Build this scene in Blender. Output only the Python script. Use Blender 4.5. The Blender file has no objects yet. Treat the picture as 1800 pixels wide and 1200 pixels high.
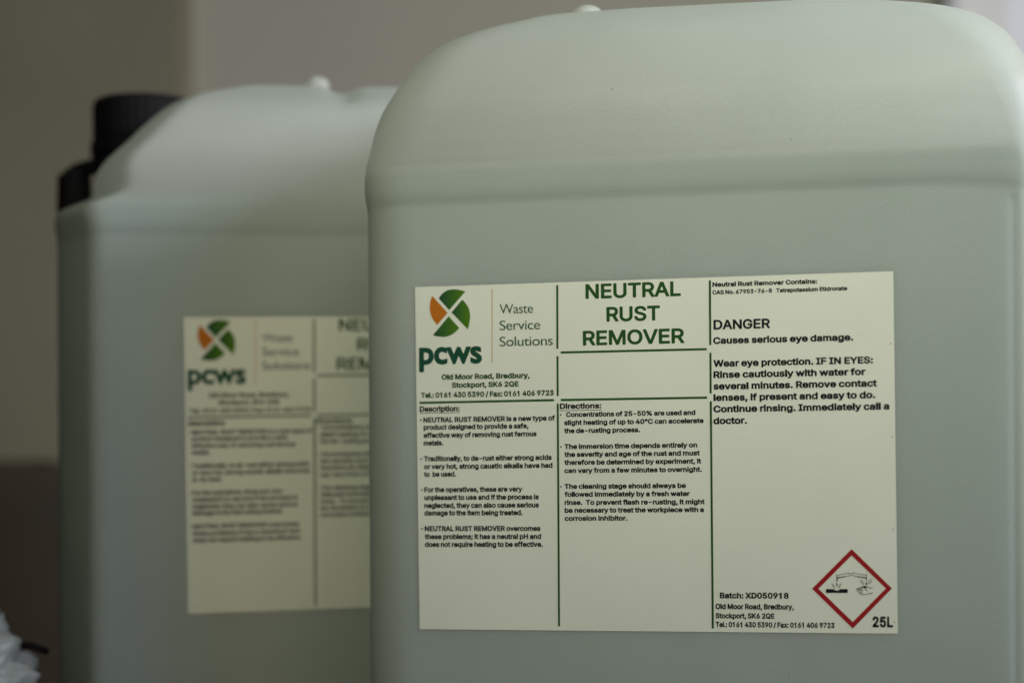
import bpy, bmesh, math, random
from mathutils import Vector, Matrix, noise
import numpy as np

C = bpy.context.scene.collection
scn = bpy.context.scene
R = math.radians

# ------------------------------------------------------------------ camera
CAM_Z = 0.3450 - 0.0935            # lens height above the worktop
cam = bpy.data.cameras.new('camera')
co = bpy.data.objects.new('camera', cam)
C.objects.link(co)
scn.camera = co
cam.sensor_width = 36
cam.lens = 3766.2 / 1800 * 36
cam.shift_y = 124.6 / 1800
co.location = (0, 0, CAM_Z)
co.rotation_euler = (Matrix.Rotation(R(90.09), 4, 'X') @ Matrix.Rotation(-0.00557, 4, 'Z')).to_euler()
cam.clip_start = 0.05
cam.clip_end = 50
cam.dof.use_dof = True
cam.dof.focus_distance = 0.906
cam.dof.aperture_fstop = 4.4
cam.dof.aperture_blades = 7

# ------------------------------------------------------------------ light
world = bpy.data.worlds.new('World')
scn.world = world
world.use_nodes = True
bg = world.node_tree.nodes['Background']
bg.inputs[0].default_value = (0.80, 0.80, 0.66, 1)
bg.inputs[1].default_value = 0.005

def area(name, loc, target, size, power, color, spread=180):
    l = bpy.data.lights.new(name, 'AREA')
    l.shape = 'RECTANGLE'
    l.size, l.size_y = size
    l.energy = power
    l.color = color
    l.spread = R(spread)
    o = bpy.data.objects.new(name, l)
    C.objects.link(o)
    o.location = loc
    o.rotation_euler = (Vector(target) - Vector(loc)).to_track_quat('-Z', 'Y').to_euler()
    return o

area('window_light', (1.20, 0.40, 0.90), (0.12, 1.0, 0.40), (0.4, 0.4), 6.2, (0.88, 0.93, 1.0), 110)
area('side_fill_light', (1.30, 0.90, 0.80), (0.12, 1.0, 0.40), (0.4, 0.4), 3.0, (1.0, 0.88, 0.76), 110)  # added fill from the right, lifts the upper far can; no second window
area('front_fill_light', (0.90, -0.10, 0.90), (0.12, 1.0, 0.40), (0.4, 0.4), 1.30, (0.32, 0.54, 1.0), 110)  # added cool fill from front right, not a window of its own
area('upper_fill_light', (0.10, 0.25, 0.85), (0.12, 1.0, 0.40), (0.4, 0.4), 0.90, (1.0, 0.86, 0.72), 110)  # added warm fill high in front; no lamp hangs there
area('left_fill_light', (-0.30, 0.20, 0.80), (0.15, 1.0, 0.46), (0.4, 0.4), 0.50, (0.97, 1.0, 0.78), 60)  # added narrow fill from the left, aimed at the near can's top

scn.view_settings.view_transform = 'Standard'
scn.view_settings.look = 'None'
scn.view_settings.exposure = 0
scn.view_settings.gamma = 1

# ------------------------------------------------------------------ helpers
def mat(name, color, rough=0.5, spec=0.5, noise_amt=0.0, noise_scale=30, bump=0.0, bump_scale=200, translucent=0.0, tcol=None, wavy=0):
    m = bpy.data.materials.new(name)
    m.use_nodes = True
    nt = m.node_tree
    p = nt.nodes['Principled BSDF']
    p.inputs['Base Color'].default_value = (*color, 1)
    p.inputs['Roughness'].default_value = rough
    p.inputs['Specular IOR Level'].default_value = spec
    tc = nt.nodes.new('ShaderNodeTexCoord')
    if noise_amt:
        n = nt.nodes.new('ShaderNodeTexNoise')
        n.inputs['Scale'].default_value = noise_scale
        n.inputs['Detail'].default_value = 6
        nt.links.new(tc.outputs['Object'], n.inputs['Vector'])
        r = nt.nodes.new('ShaderNodeValToRGB')
        a = [max(0, c * (1 - noise_amt)) for c in color]
        b = [min(1, c * (1 + noise_amt)) for c in color]
        r.color_ramp.elements[0].position = 0.3
        r.color_ramp.elements[1].position = 0.7
        r.color_ramp.elements[0].color = (*a, 1)
        r.color_ramp.elements[1].color = (*b, 1)
        nt.links.new(n.outputs['Fac'], r.inputs['Fac'])
        nt.links.new(r.outputs['Color'], p.inputs['Base Color'])
    if bump:
        n = nt.nodes.new('ShaderNodeTexNoise')
        n.inputs['Scale'].default_value = bump_scale
        n.inputs['Detail'].default_value = 4
        nt.links.new(tc.outputs['Object'], n.inputs['Vector'])
        bn = nt.nodes.new('ShaderNodeBump')
        bn.inputs['Strength'].default_value = bump
        bn.inputs['Distance'].default_value = 0.001
        nt.links.new(n.outputs['Fac'], bn.inputs['Height'])
        nt.links.new(bn.outputs['Normal'], p.inputs['Normal'])
    if wavy:
        n2 = nt.nodes.new('ShaderNodeTexNoise')
        n2.inputs['Scale'].default_value = 14
        n2.inputs['Detail'].default_value = 1
        nt.links.new(tc.outputs['Object'], n2.inputs['Vector'])
        b2 = nt.nodes.new('ShaderNodeBump')
        b2.inputs['Strength'].default_value = wavy
        b2.inputs['Distance'].default_value = 0.004
        nt.links.new(n2.outputs['Fac'], b2.inputs['Height'])
        if bump:
            nt.links.new(b2.outputs['Normal'], bn.inputs['Normal'])
        else:
            nt.links.new(b2.outputs['Normal'], p.inputs['Normal'])
    if translucent:
        t = nt.nodes.new('ShaderNodeBsdfTranslucent')
        t.inputs['Color'].default_value = (*(tcol or color), 1)
        mx = nt.nodes.new('ShaderNodeMixShader')
        mx.inputs[0].default_value = translucent
        nt.links.new(p.outputs[0], mx.inputs[1])
        nt.links.new(t.outputs[0], mx.inputs[2])
        nt.links.new(mx.outputs[0], nt.nodes['Material Output'].inputs['Surface'])
    return m

M = dict(
    hdpe=mat('natural_hdpe', (0.605, 0.632, 0.588), 0.42, 0.35, 0.03, 25, 0.12, 900, 0.52, (0.75, 0.77, 0.72), 0.25),
    liquid=mat('liquid', (0.60, 0.80, 0.73), 0.25, 0.4),
    black=mat('black_plastic', (0.004, 0.004, 0.005), 0.7, 0.2),
    paper=mat('label_paper', (0.85, 0.885, 0.73), 0.6, 0.25, 0.03, 16, 0.05, 800, wavy=0.10),
    green=mat('green_ink', (0.016, 0.085, 0.012), 0.6, 0.2),
    dark_green=mat('dark_green_ink', (0.008, 0.075, 0.038), 0.6, 0.2),
    text_green=mat('address_green_ink', (0.012, 0.060, 0.016), 0.6, 0.2),
    ink=mat('black_ink', (0.008, 0.008, 0.010), 0.6, 0.2),
    orange=mat('orange_ink', (0.55, 0.17, 0.008), 0.6, 0.2),
    red=mat('red_ink', (0.36, 0.008, 0.012), 0.5, 0.3),
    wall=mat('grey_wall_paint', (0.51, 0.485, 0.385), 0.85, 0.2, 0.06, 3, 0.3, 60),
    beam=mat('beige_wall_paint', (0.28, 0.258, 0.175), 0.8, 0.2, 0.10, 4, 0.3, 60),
    pale=mat('window_reveal_paint', (0.72, 0.72, 0.72), 0.7, 0.3, 0.04, 4),
    brown=mat('dark_brown_wood', (0.040, 0.029, 0.015), 0.6, 0.3, 0.25, 9),
    top=mat('worktop', (0.055, 0.042, 0.027), 0.6, 0.3, 0.2, 8, 0.2, 80),
    bag=mat('white_polythene', (0.40, 0.42, 0.395), 0.42, 0.5, 0.05, 30, 0.3, 150, 0.3),
)

def logo_material():
    m = mat('logo_gradient_ink', (0.02, 0.1, 0.01), 0.6, 0.2)
    nt = m.node_tree
    tc = nt.nodes.new('ShaderNodeUVMap')
    sx = nt.nodes.new('ShaderNodeSeparateXYZ')
    r = nt.nodes.new('ShaderNodeValToRGB')
    r.color_ramp.elements[0].color = (0.004, 0.058, 0.030, 1)
    r.color_ramp.elements[1].color = (0.075, 0.20, 0.006, 1)
    nt.links.new(tc.outputs[0], sx.inputs[0])
    nt.links.new(sx.outputs[0], r.inputs[0])
    nt.links.new(r.outputs[0], nt.nodes['Principled BSDF'].inputs['Base Color'])
    return m
M['logo'] = logo_material()
def add_flecks(m):
    # tiny dust flecks and pin marks on the moulded plastic
    nt = m.node_tree
    p = nt.nodes['Principled BSDF']
    src = p.inputs['Base Color'].links[0].from_socket
    tc = nt.nodes.new('ShaderNodeTexCoord')
    vo = nt.nodes.new('ShaderNodeTexVoronoi')
    vo.inputs['Scale'].default_value = 55
    nt.links.new(tc.outputs['Object'], vo.inputs['Vector'])
    sep = nt.nodes.new('ShaderNodeSeparateColor')
    nt.links.new(vo.outputs['Color'], sep.inputs[0])
    near = nt.nodes.new('ShaderNodeMath'); near.operation = 'LESS_THAN'; near.inputs[1].default_value = 0.034
    nt.links.new(vo.outputs['Distance'], near.inputs[0])
    some = nt.nodes.new('ShaderNodeMath'); some.operation = 'GREATER_THAN'; some.inputs[1].default_value = 0.62
    nt.links.new(sep.outputs[0], some.inputs[0])
    both = nt.nodes.new('ShaderNodeMath'); both.operation = 'MULTIPLY'
    nt.links.new(near.outputs[0], both.inputs[0]); nt.links.new(some.outputs[0], both.inputs[1])
    half = nt.nodes.new('ShaderNodeMath'); half.operation = 'MULTIPLY'; half.inputs[1].default_value = 0.55
    nt.links.new(both.outputs[0], half.inputs[0])
    mx = nt.nodes.new('ShaderNodeMix'); mx.data_type = 'RGBA'
    nt.links.new(half.outputs[0], mx.inputs['Factor'])
    nt.links.new(src, mx.inputs['A'])
    mx.inputs['B'].default_value = (0.10, 0.09, 0.06, 1)
    nt.links.new(mx.outputs['Result'], p.inputs['Base Color'])
    # rubbed patches: gloss varies
    n = nt.nodes.new('ShaderNodeTexNoise'); n.inputs['Scale'].default_value = 11; n.inputs['Detail'].default_value = 8
    mp = nt.nodes.new('ShaderNodeMapping'); mp.inputs['Scale'].default_value = (1, 1, 3.5)
    nt.links.new(tc.outputs['Object'], mp.inputs[0]); nt.links.new(mp.outputs[0], n.inputs['Vector'])
    mr = nt.nodes.new('ShaderNodeMapRange'); mr.inputs[1].default_value = 0.35; mr.inputs[2].default_value = 0.65
    mr.inputs[3].default_value = 0.32; mr.inputs[4].default_value = 0.55
    nt.links.new(n.outputs['Fac'], mr.inputs[0]); nt.links.new(mr.outputs[0], p.inputs['Roughness'])
add_flecks(M['hdpe'])
def glow(name, color, strength):
    m = mat(name, (0.5, 0.5, 0.5), 0.6, 0.2)
    p = m.node_tree.nodes['Principled BSDF']
    p.inputs['Emission Color'].default_value = (*color, 1)
    p.inputs['Emission Strength'].default_value = strength
    return m
M['glow_strip'] = glow('reveal_glow', (0.92, 0.92, 0.84), 0.28)  # added glow in place of daylight falling on the window reveal
M['pane'] = glow('daylit_pane', (0.90, 0.92, 1.0), 0.35)

def link(name, me, material, parent=None, smooth=False):
    o = bpy.data.objects.new(name, me)
    C.objects.link(o)
    if material is not None:
        me.materials.append(material)
    if smooth:
        for p in me.polygons:
            p.use_smooth = True
    if parent is not None:
        o.parent = parent
    return o

def mesh(verts, faces):
    me = bpy.data.meshes.new('mesh')
    me.from_pydata([tuple(v) for v in verts], [], faces)
    me.validate()
    me.update()
    return me

def from_bm(bm):
    me = bpy.data.meshes.new('mesh')
    bm.to_mesh(me)
    bm.free()
    return me

def thing(name, label, cat, loc=(0, 0, 0), rz=0, group=None):
    o = bpy.data.objects.new(name, None)
    C.objects.link(o)
    o.empty_display_size = 0.05
    o.location = loc
    o.rotation_euler = (0, 0, rz)
    o['label'] = label
    o['category'] = cat
    if group:
        o['group'] = group
    return o

def structure(name, me, m, bevel=0):
    o = link(name, me, m)
    o['kind'] = 'structure'
    return o

def box_mesh(x0, x1, y0, y1, z0, z1, bevel=0.0, seg=3):
    bm = bmesh.new()
    bmesh.ops.create_cube(bm, size=1)
    for v in bm.verts:
        v.co = Vector((x0 + (v.co.x + .5) * (x1 - x0), y0 + (v.co.y + .5) * (y1 - y0), z0 + (v.co.z + .5) * (z1 - z0)))
    if bevel:
        bmesh.ops.bevel(bm, geom=bm.edges[:], offset=bevel, segments=seg, affect='EDGES', profile=0.5)
    return from_bm(bm)

# ------------------------------------------------------------------ label print (millimetres on a 210 x 148 sheet, origin top left)
GLYPHS = {
 'bold': {
  ' ': (65, []),
  '%': (244, [[59,0,52,2,48,5,46,11,47,19,110,110,108,112,93,101,74,97,55,100,40,110,30,125,26,144,27,166,36,185,49,197,67,202,89,200,105,191,115,178,120,159,119,136,112,117,112,114,113,117,116,119,170,197,180,200,199,200,207,197,211,189,209,181,89,7,82,1],[169,-1,154,8,142,23,138,42,139,68,142,76,149,87,161,97,180,102,199,101,217,91,227,76,232,57,230,30,222,14,207,2,188,-3],[183,38,188,40,189,45,188,59,184,62,181,53,181,42],[70,140,74,138,77,144,77,155,74,162,71,161,69,159]]),
  ',': (76, [[20,-40,14,-34,13,-26,24,42,28,46,35,50,65,48,71,42,72,34,53,-34,50,-38,43,-41]]),
  '-': (167, [[46,66,40,72,39,83,39,98,42,105,46,108,129,109,137,106,140,102,141,75,137,68,133,66,54,65]]),
  '.': (76, [[35,0,27,6,20,13,17,24,18,36,24,45,32,51,43,55,54,54,65,47,71,40,74,28,72,17,66,7,58,1,47,-1]]),
  '/': (97, [[12,-25,6,-19,5,-12,62,200,65,204,73,208,99,207,105,200,106,193,48,-19,45,-23,38,-26]]),
  '0': (167, [[69,1,54,8,42,17,32,31,25,46,20,65,17,84,17,107,19,129,23,148,29,164,36,175,46,186,58,194,73,200,88,202,103,201,118,197,133,188,145,175,154,160,160,141,164,118,164,92,162,69,157,50,151,35,141,20,129,9,118,3,103,-1,84,-2],[87,43,99,44,109,54,115,69,118,92,117,118,112,141,103,154,92,158,80,155,71,145,66,129,63,107,64,80,68,61,76,48]]),
  '1': (167, [[62,0,116,0,116,200,68,200,58,180,40,163,22,155,22,120,44,127,62,138]]),
  '2': (167, [[29,1,25,4,22,11,23,34,99,117,107,128,110,139,109,147,105,153,97,157,86,158,78,155,73,151,69,143,68,132,63,126,55,124,33,125,26,128,23,136,24,151,29,166,36,177,44,186,55,194,67,199,93,202,108,200,120,196,137,185,149,170,155,151,156,132,152,117,141,98,95,45,146,45,154,42,159,34,158,7,154,2,146,0,37,0]]),
  '3': (167, [[64,1,41,11,26,26,17,46,15,58,17,65,26,70,52,70,60,65,64,54,71,46,79,43,90,42,101,45,109,50,113,58,112,69,108,77,98,83,64,85,56,91,54,99,54,114,56,122,82,152,79,155,37,155,30,157,26,161,24,167,24,186,26,194,30,198,37,200,139,200,147,198,153,190,153,167,116,122,128,117,139,109,148,99,154,89,159,77,160,65,159,50,156,39,143,19,132,10,120,4,94,-2,79,-2]]),
  '4': (167, [[104,1,100,4,97,11,96,35,93,36,21,38,14,45,14,68,16,75,88,196,96,200,119,200,128,196,131,192,132,185,103,136,134,134,141,128,143,120,143,83,145,81,157,81,165,75,167,68,167,49,164,41,161,38,145,36,143,34,143,11,138,3,130,0],[72,83,81,81,93,81,97,83,96,123]]),
  '5': (167, [[69,0,47,10,31,25,22,46,21,58,23,65,31,70,58,70,64,65,68,54,73,48,81,43,92,42,102,46,109,54,112,61,112,73,110,80,105,88,99,92,92,95,77,94,58,85,31,88,26,92,23,99,33,190,38,198,43,200,141,200,149,195,151,190,151,167,148,160,145,157,137,155,77,155,74,141,77,138,96,140,115,136,130,128,144,114,153,99,159,80,159,61,155,43,150,31,141,20,122,5,111,1,96,-2]]),
  '6': (167, [[70,0,59,5,47,12,36,23,29,35,25,46,22,61,24,88,30,103,40,122,89,195,97,200,127,199,134,194,136,190,135,182,102,133,120,128,131,123,141,114,149,103,155,92,158,77,159,61,156,46,152,35,145,24,135,13,123,6,112,1,97,-2],[85,43,93,42,101,44,107,50,111,58,112,69,111,77,105,86,97,90,82,90,74,85,70,77,68,65,71,54,77,46]]),
  '7': (167, [[40,2,36,5,33,11,35,18,103,155,28,157,25,160,22,166,22,192,25,196,32,200,146,200,153,198,157,195,159,189,158,162,81,7,78,3,70,0,47,0]]),
  '8': (167, [[67,1,51,6,37,16,27,27,20,43,18,61,20,77,25,88,37,103,38,107,30,118,26,129,24,141,26,156,29,167,36,178,44,186,55,194,78,201,104,201,119,197,135,188,146,176,153,164,156,148,156,133,151,118,143,107,144,103,156,88,160,77,163,61,162,46,158,35,150,22,139,12,127,5,112,0,97,-2],[84,43,101,43,112,50,116,58,115,65,108,75,101,79,89,81,78,79,70,73,65,65,66,54,72,46],[83,126,97,125,104,129,108,133,110,145,104,154,97,157,89,158,82,157,74,152,71,145,71,137,76,129]]),
  '9': (167, [[52,1,46,7,45,15,46,18,77,64,77,68,63,71,52,76,39,86,31,98,26,109,22,124,22,139,25,155,29,166,36,177,48,188,59,195,70,200,86,202,112,199,123,194,135,187,144,177,151,166,156,155,158,139,158,124,155,109,149,94,139,75,90,3,82,0],[87,109,97,110,104,113,110,120,112,128,112,139,108,149,101,156,93,158,86,158,78,155,71,147,69,139,69,128,71,120,78,112]]),
  ':': (76, [[35,0,27,6,20,13,17,24,18,36,24,45,32,51,43,55,54,54,65,47,71,40,74,28,72,17,66,7,58,1,47,-1],[35,95,27,100,20,108,17,119,18,130,24,140,32,146,43,149,54,148,65,142,71,134,74,123,72,111,66,102,58,96,47,93]]),
  ';': (76, [[20,-40,14,-34,13,-26,24,42,28,46,35,50,65,48,71,42,72,34,53,-34,50,-38,43,-41],[43,94,32,98,24,106,20,117,21,129,27,140,35,146,43,149,54,149,65,144,72,136,76,129,76,117,72,106,65,98,54,94]]),
  'A': (176, [[13,1,7,7,6,15,70,192,73,197,81,200,107,200,115,198,119,192,183,18,183,7,175,1,145,0,137,7,122,48,69,49,66,45,53,7,50,3,43,0],[84,94,105,94,96,123,92,119]]),
  'B': (168, [[28,1,24,4,21,11,22,192,24,196,32,200,96,200,115,198,134,191,145,183,152,174,158,162,161,151,162,136,160,124,154,113,148,105,161,90,168,71,168,49,161,30,153,18,145,12,122,3,100,0],[69,45,103,45,115,48,122,56,120,68,115,74,107,78,69,79,68,75],[68,124,96,123,107,126,115,136,114,147,111,151,103,154,69,155]]),
  'C': (187, [[81,0,63,8,47,18,35,31,25,46,18,65,15,84,14,107,17,129,23,148,31,164,44,179,55,188,70,196,85,200,104,202,123,201,149,191,169,175,177,164,184,148,188,133,186,126,182,122,176,120,149,120,142,126,133,145,123,153,104,157,85,152,78,147,70,138,63,119,61,92,66,69,73,58,81,50,89,46,100,44,115,45,127,50,135,58,144,77,149,80,180,79,187,73,187,61,182,46,173,31,163,20,149,9,134,2,119,-1,100,-2]]),
  'D': (184, [[28,1,24,4,21,11,22,192,24,196,32,200,96,200,122,196,141,187,156,176,167,162,175,147,181,128,184,105,182,79,178,60,169,41,160,29,149,18,134,9,118,4,92,0],[69,45,96,45,111,49,122,56,132,71,137,94,135,120,127,139,119,147,111,151,96,155,68,155]]),
  'E': (155, [[28,1,24,4,21,11,22,192,24,196,32,200,141,200,149,197,153,189,153,166,149,158,145,156,69,155,68,151,69,123,134,123,143,120,147,113,146,86,144,83,137,79,69,78,68,49,69,45,141,45,149,42,154,34,154,11,152,6,149,2,141,0,35,0]]),
  'F': (152, [[28,1,24,4,21,11,22,192,24,196,32,200,137,200,145,199,151,192,152,185,152,166,149,159,145,157,69,155,68,151,69,121,134,121,141,117,144,109,143,83,139,79,134,76,69,76,67,7,58,0]]),
  'G': (190, [[81,0,63,8,47,18,35,31,25,46,18,65,15,84,14,107,17,129,23,148,31,164,43,179,55,188,70,196,85,201,104,202,123,200,149,190,168,175,183,152,187,137,187,128,180,121,149,120,142,126,132,145,123,152,115,155,104,157,85,152,78,147,70,138,63,119,61,92,66,69,77,54,89,46,104,43,121,46,132,54,140,65,138,68,134,68,108,69,100,73,97,80,97,88,97,103,100,109,108,113,176,113,184,111,189,103,189,77,187,61,183,46,174,31,164,20,149,9,134,2,119,-1,100,-2]]),
  'H': (189, [[28,1,22,7,21,15,21,189,24,196,32,200,54,200,62,198,66,195,68,189,68,128,69,125,130,124,134,125,135,128,135,189,137,195,141,198,149,200,171,200,179,196,181,192,182,185,182,15,179,4,171,0,149,0,141,2,136,7,134,80,69,80,67,7,58,0]]),
  'I': (115, [[18,1,14,4,11,11,12,37,14,41,22,45,41,45,41,155,22,155,14,159,11,166,12,192,14,196,22,200,108,200,114,196,118,189,116,162,108,156,90,155,88,151,88,49,90,45,108,44,116,38,118,30,116,7,112,2,105,0]]),
  'K': (172, [[28,1,22,7,21,15,21,189,24,196,32,200,54,200,62,198,66,195,68,189,68,136,69,132,130,197,137,200,168,200,175,197,179,189,177,181,114,113,113,109,178,18,179,11,175,3,168,0,141,0,134,2,81,75,77,74,68,64,68,11,66,5,58,0]]),
  'L': (146, [[28,1,24,4,21,11,21,189,24,196,32,200,58,200,64,196,68,189,69,45,141,44,146,41,149,34,149,11,145,3,137,0,35,0]]),
  'M': (227, [[28,1,22,7,21,15,21,189,24,196,32,200,39,200,66,200,74,196,118,84,122,82,167,196,171,199,179,200,209,200,217,196,220,189,220,155,220,15,217,4,209,0,187,0,179,2,175,7,173,79,171,84,141,7,138,3,130,0,111,0,103,3,100,7,69,83,67,75,66,7,58,1]]),
  'N': (191, [[28,1,22,7,21,15,21,189,24,196,28,199,35,200,62,200,68,196,134,94,137,98,137,102,138,192,141,197,149,200,171,200,179,198,184,189,184,15,183,6,179,2,171,0,145,0,137,3,69,109,67,7,64,3,58,0]]),
  'O': (195, [[81,0,63,8,47,18,35,31,25,46,18,65,15,84,14,107,17,129,23,148,31,164,44,178,55,188,70,196,85,200,104,202,123,201,142,194,157,185,172,171,182,156,190,137,193,118,195,95,192,73,186,54,179,39,167,24,153,12,138,4,119,-1,100,-2],[89,46,108,44,119,46,127,50,138,61,146,80,148,107,143,129,138,138,131,147,115,155,97,156,81,150,70,138,63,122,61,95,65,73,74,57]]),
  'Q': (195, [[142,-13,131,1,112,-2,93,-2,74,3,59,10,44,21,34,32,25,47,19,62,15,85,14,108,17,131,23,149,32,165,45,180,60,191,78,199,93,202,112,202,131,199,146,193,161,182,172,171,183,153,189,138,194,108,192,74,184,47,168,25,185,2,186,-2,185,-9,182,-13,176,-16,149,-16],[86,47,93,45,96,47,88,59,84,66,86,74,93,79,123,79,131,74,138,64,142,68,145,78,148,104,144,127,138,138,132,146,115,155,97,156,81,150,70,138,64,123,61,97,64,74,74,57]]),
  'R': (166, [[28,1,24,4,21,11,22,192,24,196,32,200,96,200,115,198,134,191,143,185,152,176,160,163,164,151,166,128,162,109,152,92,138,79,171,18,172,15,171,7,168,3,160,0,134,0,126,3,92,64,88,68,69,68,67,7,58,0],[69,113,100,113,111,117,115,120,118,128,118,139,115,148,107,153,100,155,69,155,68,151]]),
  'S': (165, [[66,0,43,9,32,17,24,26,18,38,14,49,13,61,16,68,24,72,54,71,60,65,63,53,66,49,77,44,88,42,100,43,111,47,118,57,118,65,114,68,103,74,54,89,34,102,25,114,20,125,18,140,20,155,24,167,31,178,50,193,62,198,77,201,96,202,111,200,134,191,145,183,152,174,159,163,162,151,163,140,160,135,153,130,126,130,119,135,114,148,111,151,103,155,92,158,81,157,73,154,66,148,65,140,66,136,73,131,126,114,149,100,159,87,164,76,165,61,164,46,160,34,153,23,141,12,130,5,115,0,100,-3,81,-3]]),
  'T': (166, [[71,3,66,11,66,151,63,155,22,155,15,158,11,166,12,192,14,196,22,200,154,200,162,199,165,195,168,189,168,166,164,158,158,155,116,155,113,151,113,15,112,7,109,3,101,0,78,0]]),
  'U': (189, [[77,0,58,8,43,19,32,33,24,50,21,72,21,186,22,193,28,199,35,200,58,200,66,193,68,186,69,65,73,56,81,48,92,44,103,43,115,45,122,48,130,56,134,65,135,186,136,193,145,200,175,199,179,196,182,190,182,72,180,53,175,38,168,27,157,16,134,2,107,-3]]),
  'V': (176, [[77,1,73,4,70,11,7,181,7,192,9,196,17,200,43,200,51,196,96,75,137,194,141,198,149,200,171,200,179,198,183,192,184,185,119,7,111,0]]),
  'W': (247, [[58,3,53,11,6,185,7,192,9,196,17,200,39,200,47,199,51,195,77,98,81,96,107,194,115,200,149,199,155,192,179,100,183,94,209,194,213,198,221,200,243,200,252,196,254,192,255,185,207,11,203,3,194,0,171,0,164,1,160,4,157,11,130,105,103,7,100,3,92,0,66,0]]),
  'X': (174, [[13,1,8,7,6,15,8,18,66,102,12,181,10,189,13,196,21,200,47,200,55,198,93,144,96,145,134,198,142,200,165,200,175,196,178,189,177,181,124,105,123,102,180,18,182,11,180,6,172,0,138,1,132,7,96,59,93,61,51,2,44,0]]),
  'Y': (173, [[77,1,73,4,70,11,69,80,7,181,6,185,7,192,9,196,17,200,43,200,51,198,56,192,92,133,96,134,134,196,145,200,168,200,175,198,181,192,181,185,180,181,117,79,116,7,107,0]]),
  'a': (145, [[48,0,36,5,25,13,17,23,12,34,11,53,15,72,25,84,43,95,19,102,14,110,15,118,21,129,29,139,40,147,52,153,67,156,82,157,108,152,120,146,129,136,136,125,140,114,141,99,140,8,138,4,131,0,105,0,97,4,86,-1,74,-3,59,-2],[63,42,74,41,86,44,93,53,94,57,93,60,70,57,59,53,57,50,57,46],[59,99,89,103,94,106,89,112,74,113,63,108,59,102]]),
  'b': (157, [[29,0,21,4,18,12,18,190,21,196,25,199,52,200,60,197,64,190,64,155,67,152,86,157,108,155,127,147,142,133,151,118,157,103,159,84,159,65,155,46,146,27,135,14,120,3,108,-1,93,-3,78,-2,63,4,52,0],[82,42,93,42,102,46,108,55,112,69,113,84,109,99,101,110,93,113,82,113,74,109,67,99,65,87,64,72,67,57,74,46]]),
  'c': (147, [[64,0,49,6,38,14,26,26,20,38,14,53,12,69,12,87,15,103,20,118,27,129,37,140,48,148,60,154,72,156,87,157,102,155,121,148,136,135,147,118,149,110,148,103,140,96,117,90,110,92,101,106,94,111,83,113,72,110,64,102,59,87,58,72,62,57,66,50,72,44,79,41,87,41,98,45,108,61,117,65,144,59,149,53,150,46,146,35,139,23,128,12,117,5,106,0,91,-3]]),
  'd': (157, [[60,0,45,7,34,16,25,27,18,42,13,61,12,80,14,99,18,114,32,137,42,145,53,152,64,156,79,157,94,156,106,152,107,190,110,195,117,200,144,200,151,194,153,186,152,8,147,2,140,0,117,0,110,5,98,0,87,-2,72,-2],[76,42,87,42,96,46,102,53,107,69,107,84,104,99,98,107,87,113,76,112,68,108,62,99,59,87,58,72,62,57,68,47]]),
  'e': (150, [[64,0,49,6,38,14,29,23,21,35,15,50,12,65,12,84,14,99,19,114,24,125,34,137,45,147,57,152,72,156,98,156,113,151,128,141,139,129,146,118,152,95,153,69,147,60,136,57,144,55,147,52,150,42,146,31,139,19,128,10,118,4,94,-2,79,-3],[77,42,87,41,98,44,104,50,108,57,61,57,68,47],[63,103,68,101,98,101,102,103,94,111,83,113,72,111]]),
  'f': (99, [[32,3,28,11,28,109,24,112,13,113,5,117,2,124,3,147,9,154,24,156,28,158,28,170,32,181,40,192,49,200,62,205,74,207,89,206,100,204,105,200,109,192,101,166,92,161,77,163,74,158,77,156,92,155,101,151,104,143,104,124,100,117,96,114,77,112,74,109,73,7,70,3,62,0,40,0]]),
  'g': (157, [[60,-49,45,-43,34,-36,24,-26,18,-14,18,-7,20,-3,43,12,34,20,24,31,15,54,12,84,14,99,18,114,26,129,34,139,45,148,60,155,72,157,87,157,98,155,110,150,117,155,144,155,149,152,153,144,153,8,149,-14,144,-25,137,-33,117,-46,91,-52],[73,-7,83,-8,94,-7,102,-3,106,4,106,6,83,2,64,3,62,1],[77,46,89,46,97,50,103,57,107,69,107,84,104,99,98,108,87,113,76,112,68,108,62,99,59,88,59,73,63,57,69,50]]),
  'h': (152, [[25,1,21,4,18,11,18,189,21,196,25,199,52,200,59,197,63,192,64,155,67,152,89,157,112,154,130,143,141,128,145,117,148,102,148,11,144,3,135,0,112,0,106,3,103,7,101,102,97,109,93,111,82,113,71,108,65,98,63,7,59,3,52,0]]),
  'i': (69, [[25,1,21,4,18,11,18,143,21,151,26,155,16,170,14,181,18,192,25,200,33,204,44,205,55,201,62,196,67,189,68,181,67,169,56,155,61,151,64,143,64,11,60,3,55,1]]),
  'k': (142, [[25,1,21,4,18,11,18,189,21,196,25,199,52,200,61,196,64,189,64,120,67,116,105,154,139,155,146,151,148,147,148,139,146,135,99,86,150,21,153,11,149,3,142,0,108,1,102,7,67,52,64,49,64,11,60,3,52,0]]),
  'l': (69, [[14,0,68,0,68,200,14,200]]),
  'm': (221, [[25,1,19,7,18,15,18,143,21,151,25,154,33,156,52,156,63,152,78,157,93,158,108,154,123,143,142,155,165,158,176,156,188,152,204,139,213,124,216,105,216,11,212,3,207,0,180,0,172,7,170,105,165,112,157,114,146,111,141,102,139,7,135,2,127,0,105,0,98,3,94,11,94,105,89,111,82,114,71,110,65,102,63,7,59,3,52,0]]),
  'n': (152, [[25,1,19,7,18,15,18,143,21,151,29,155,48,156,55,155,63,151,78,156,93,157,108,155,123,148,131,142,139,132,147,109,148,15,146,6,139,0,116,0,108,2,103,7,101,102,97,109,93,111,82,113,71,108,65,98,63,7,59,3,52,0]]),
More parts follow.
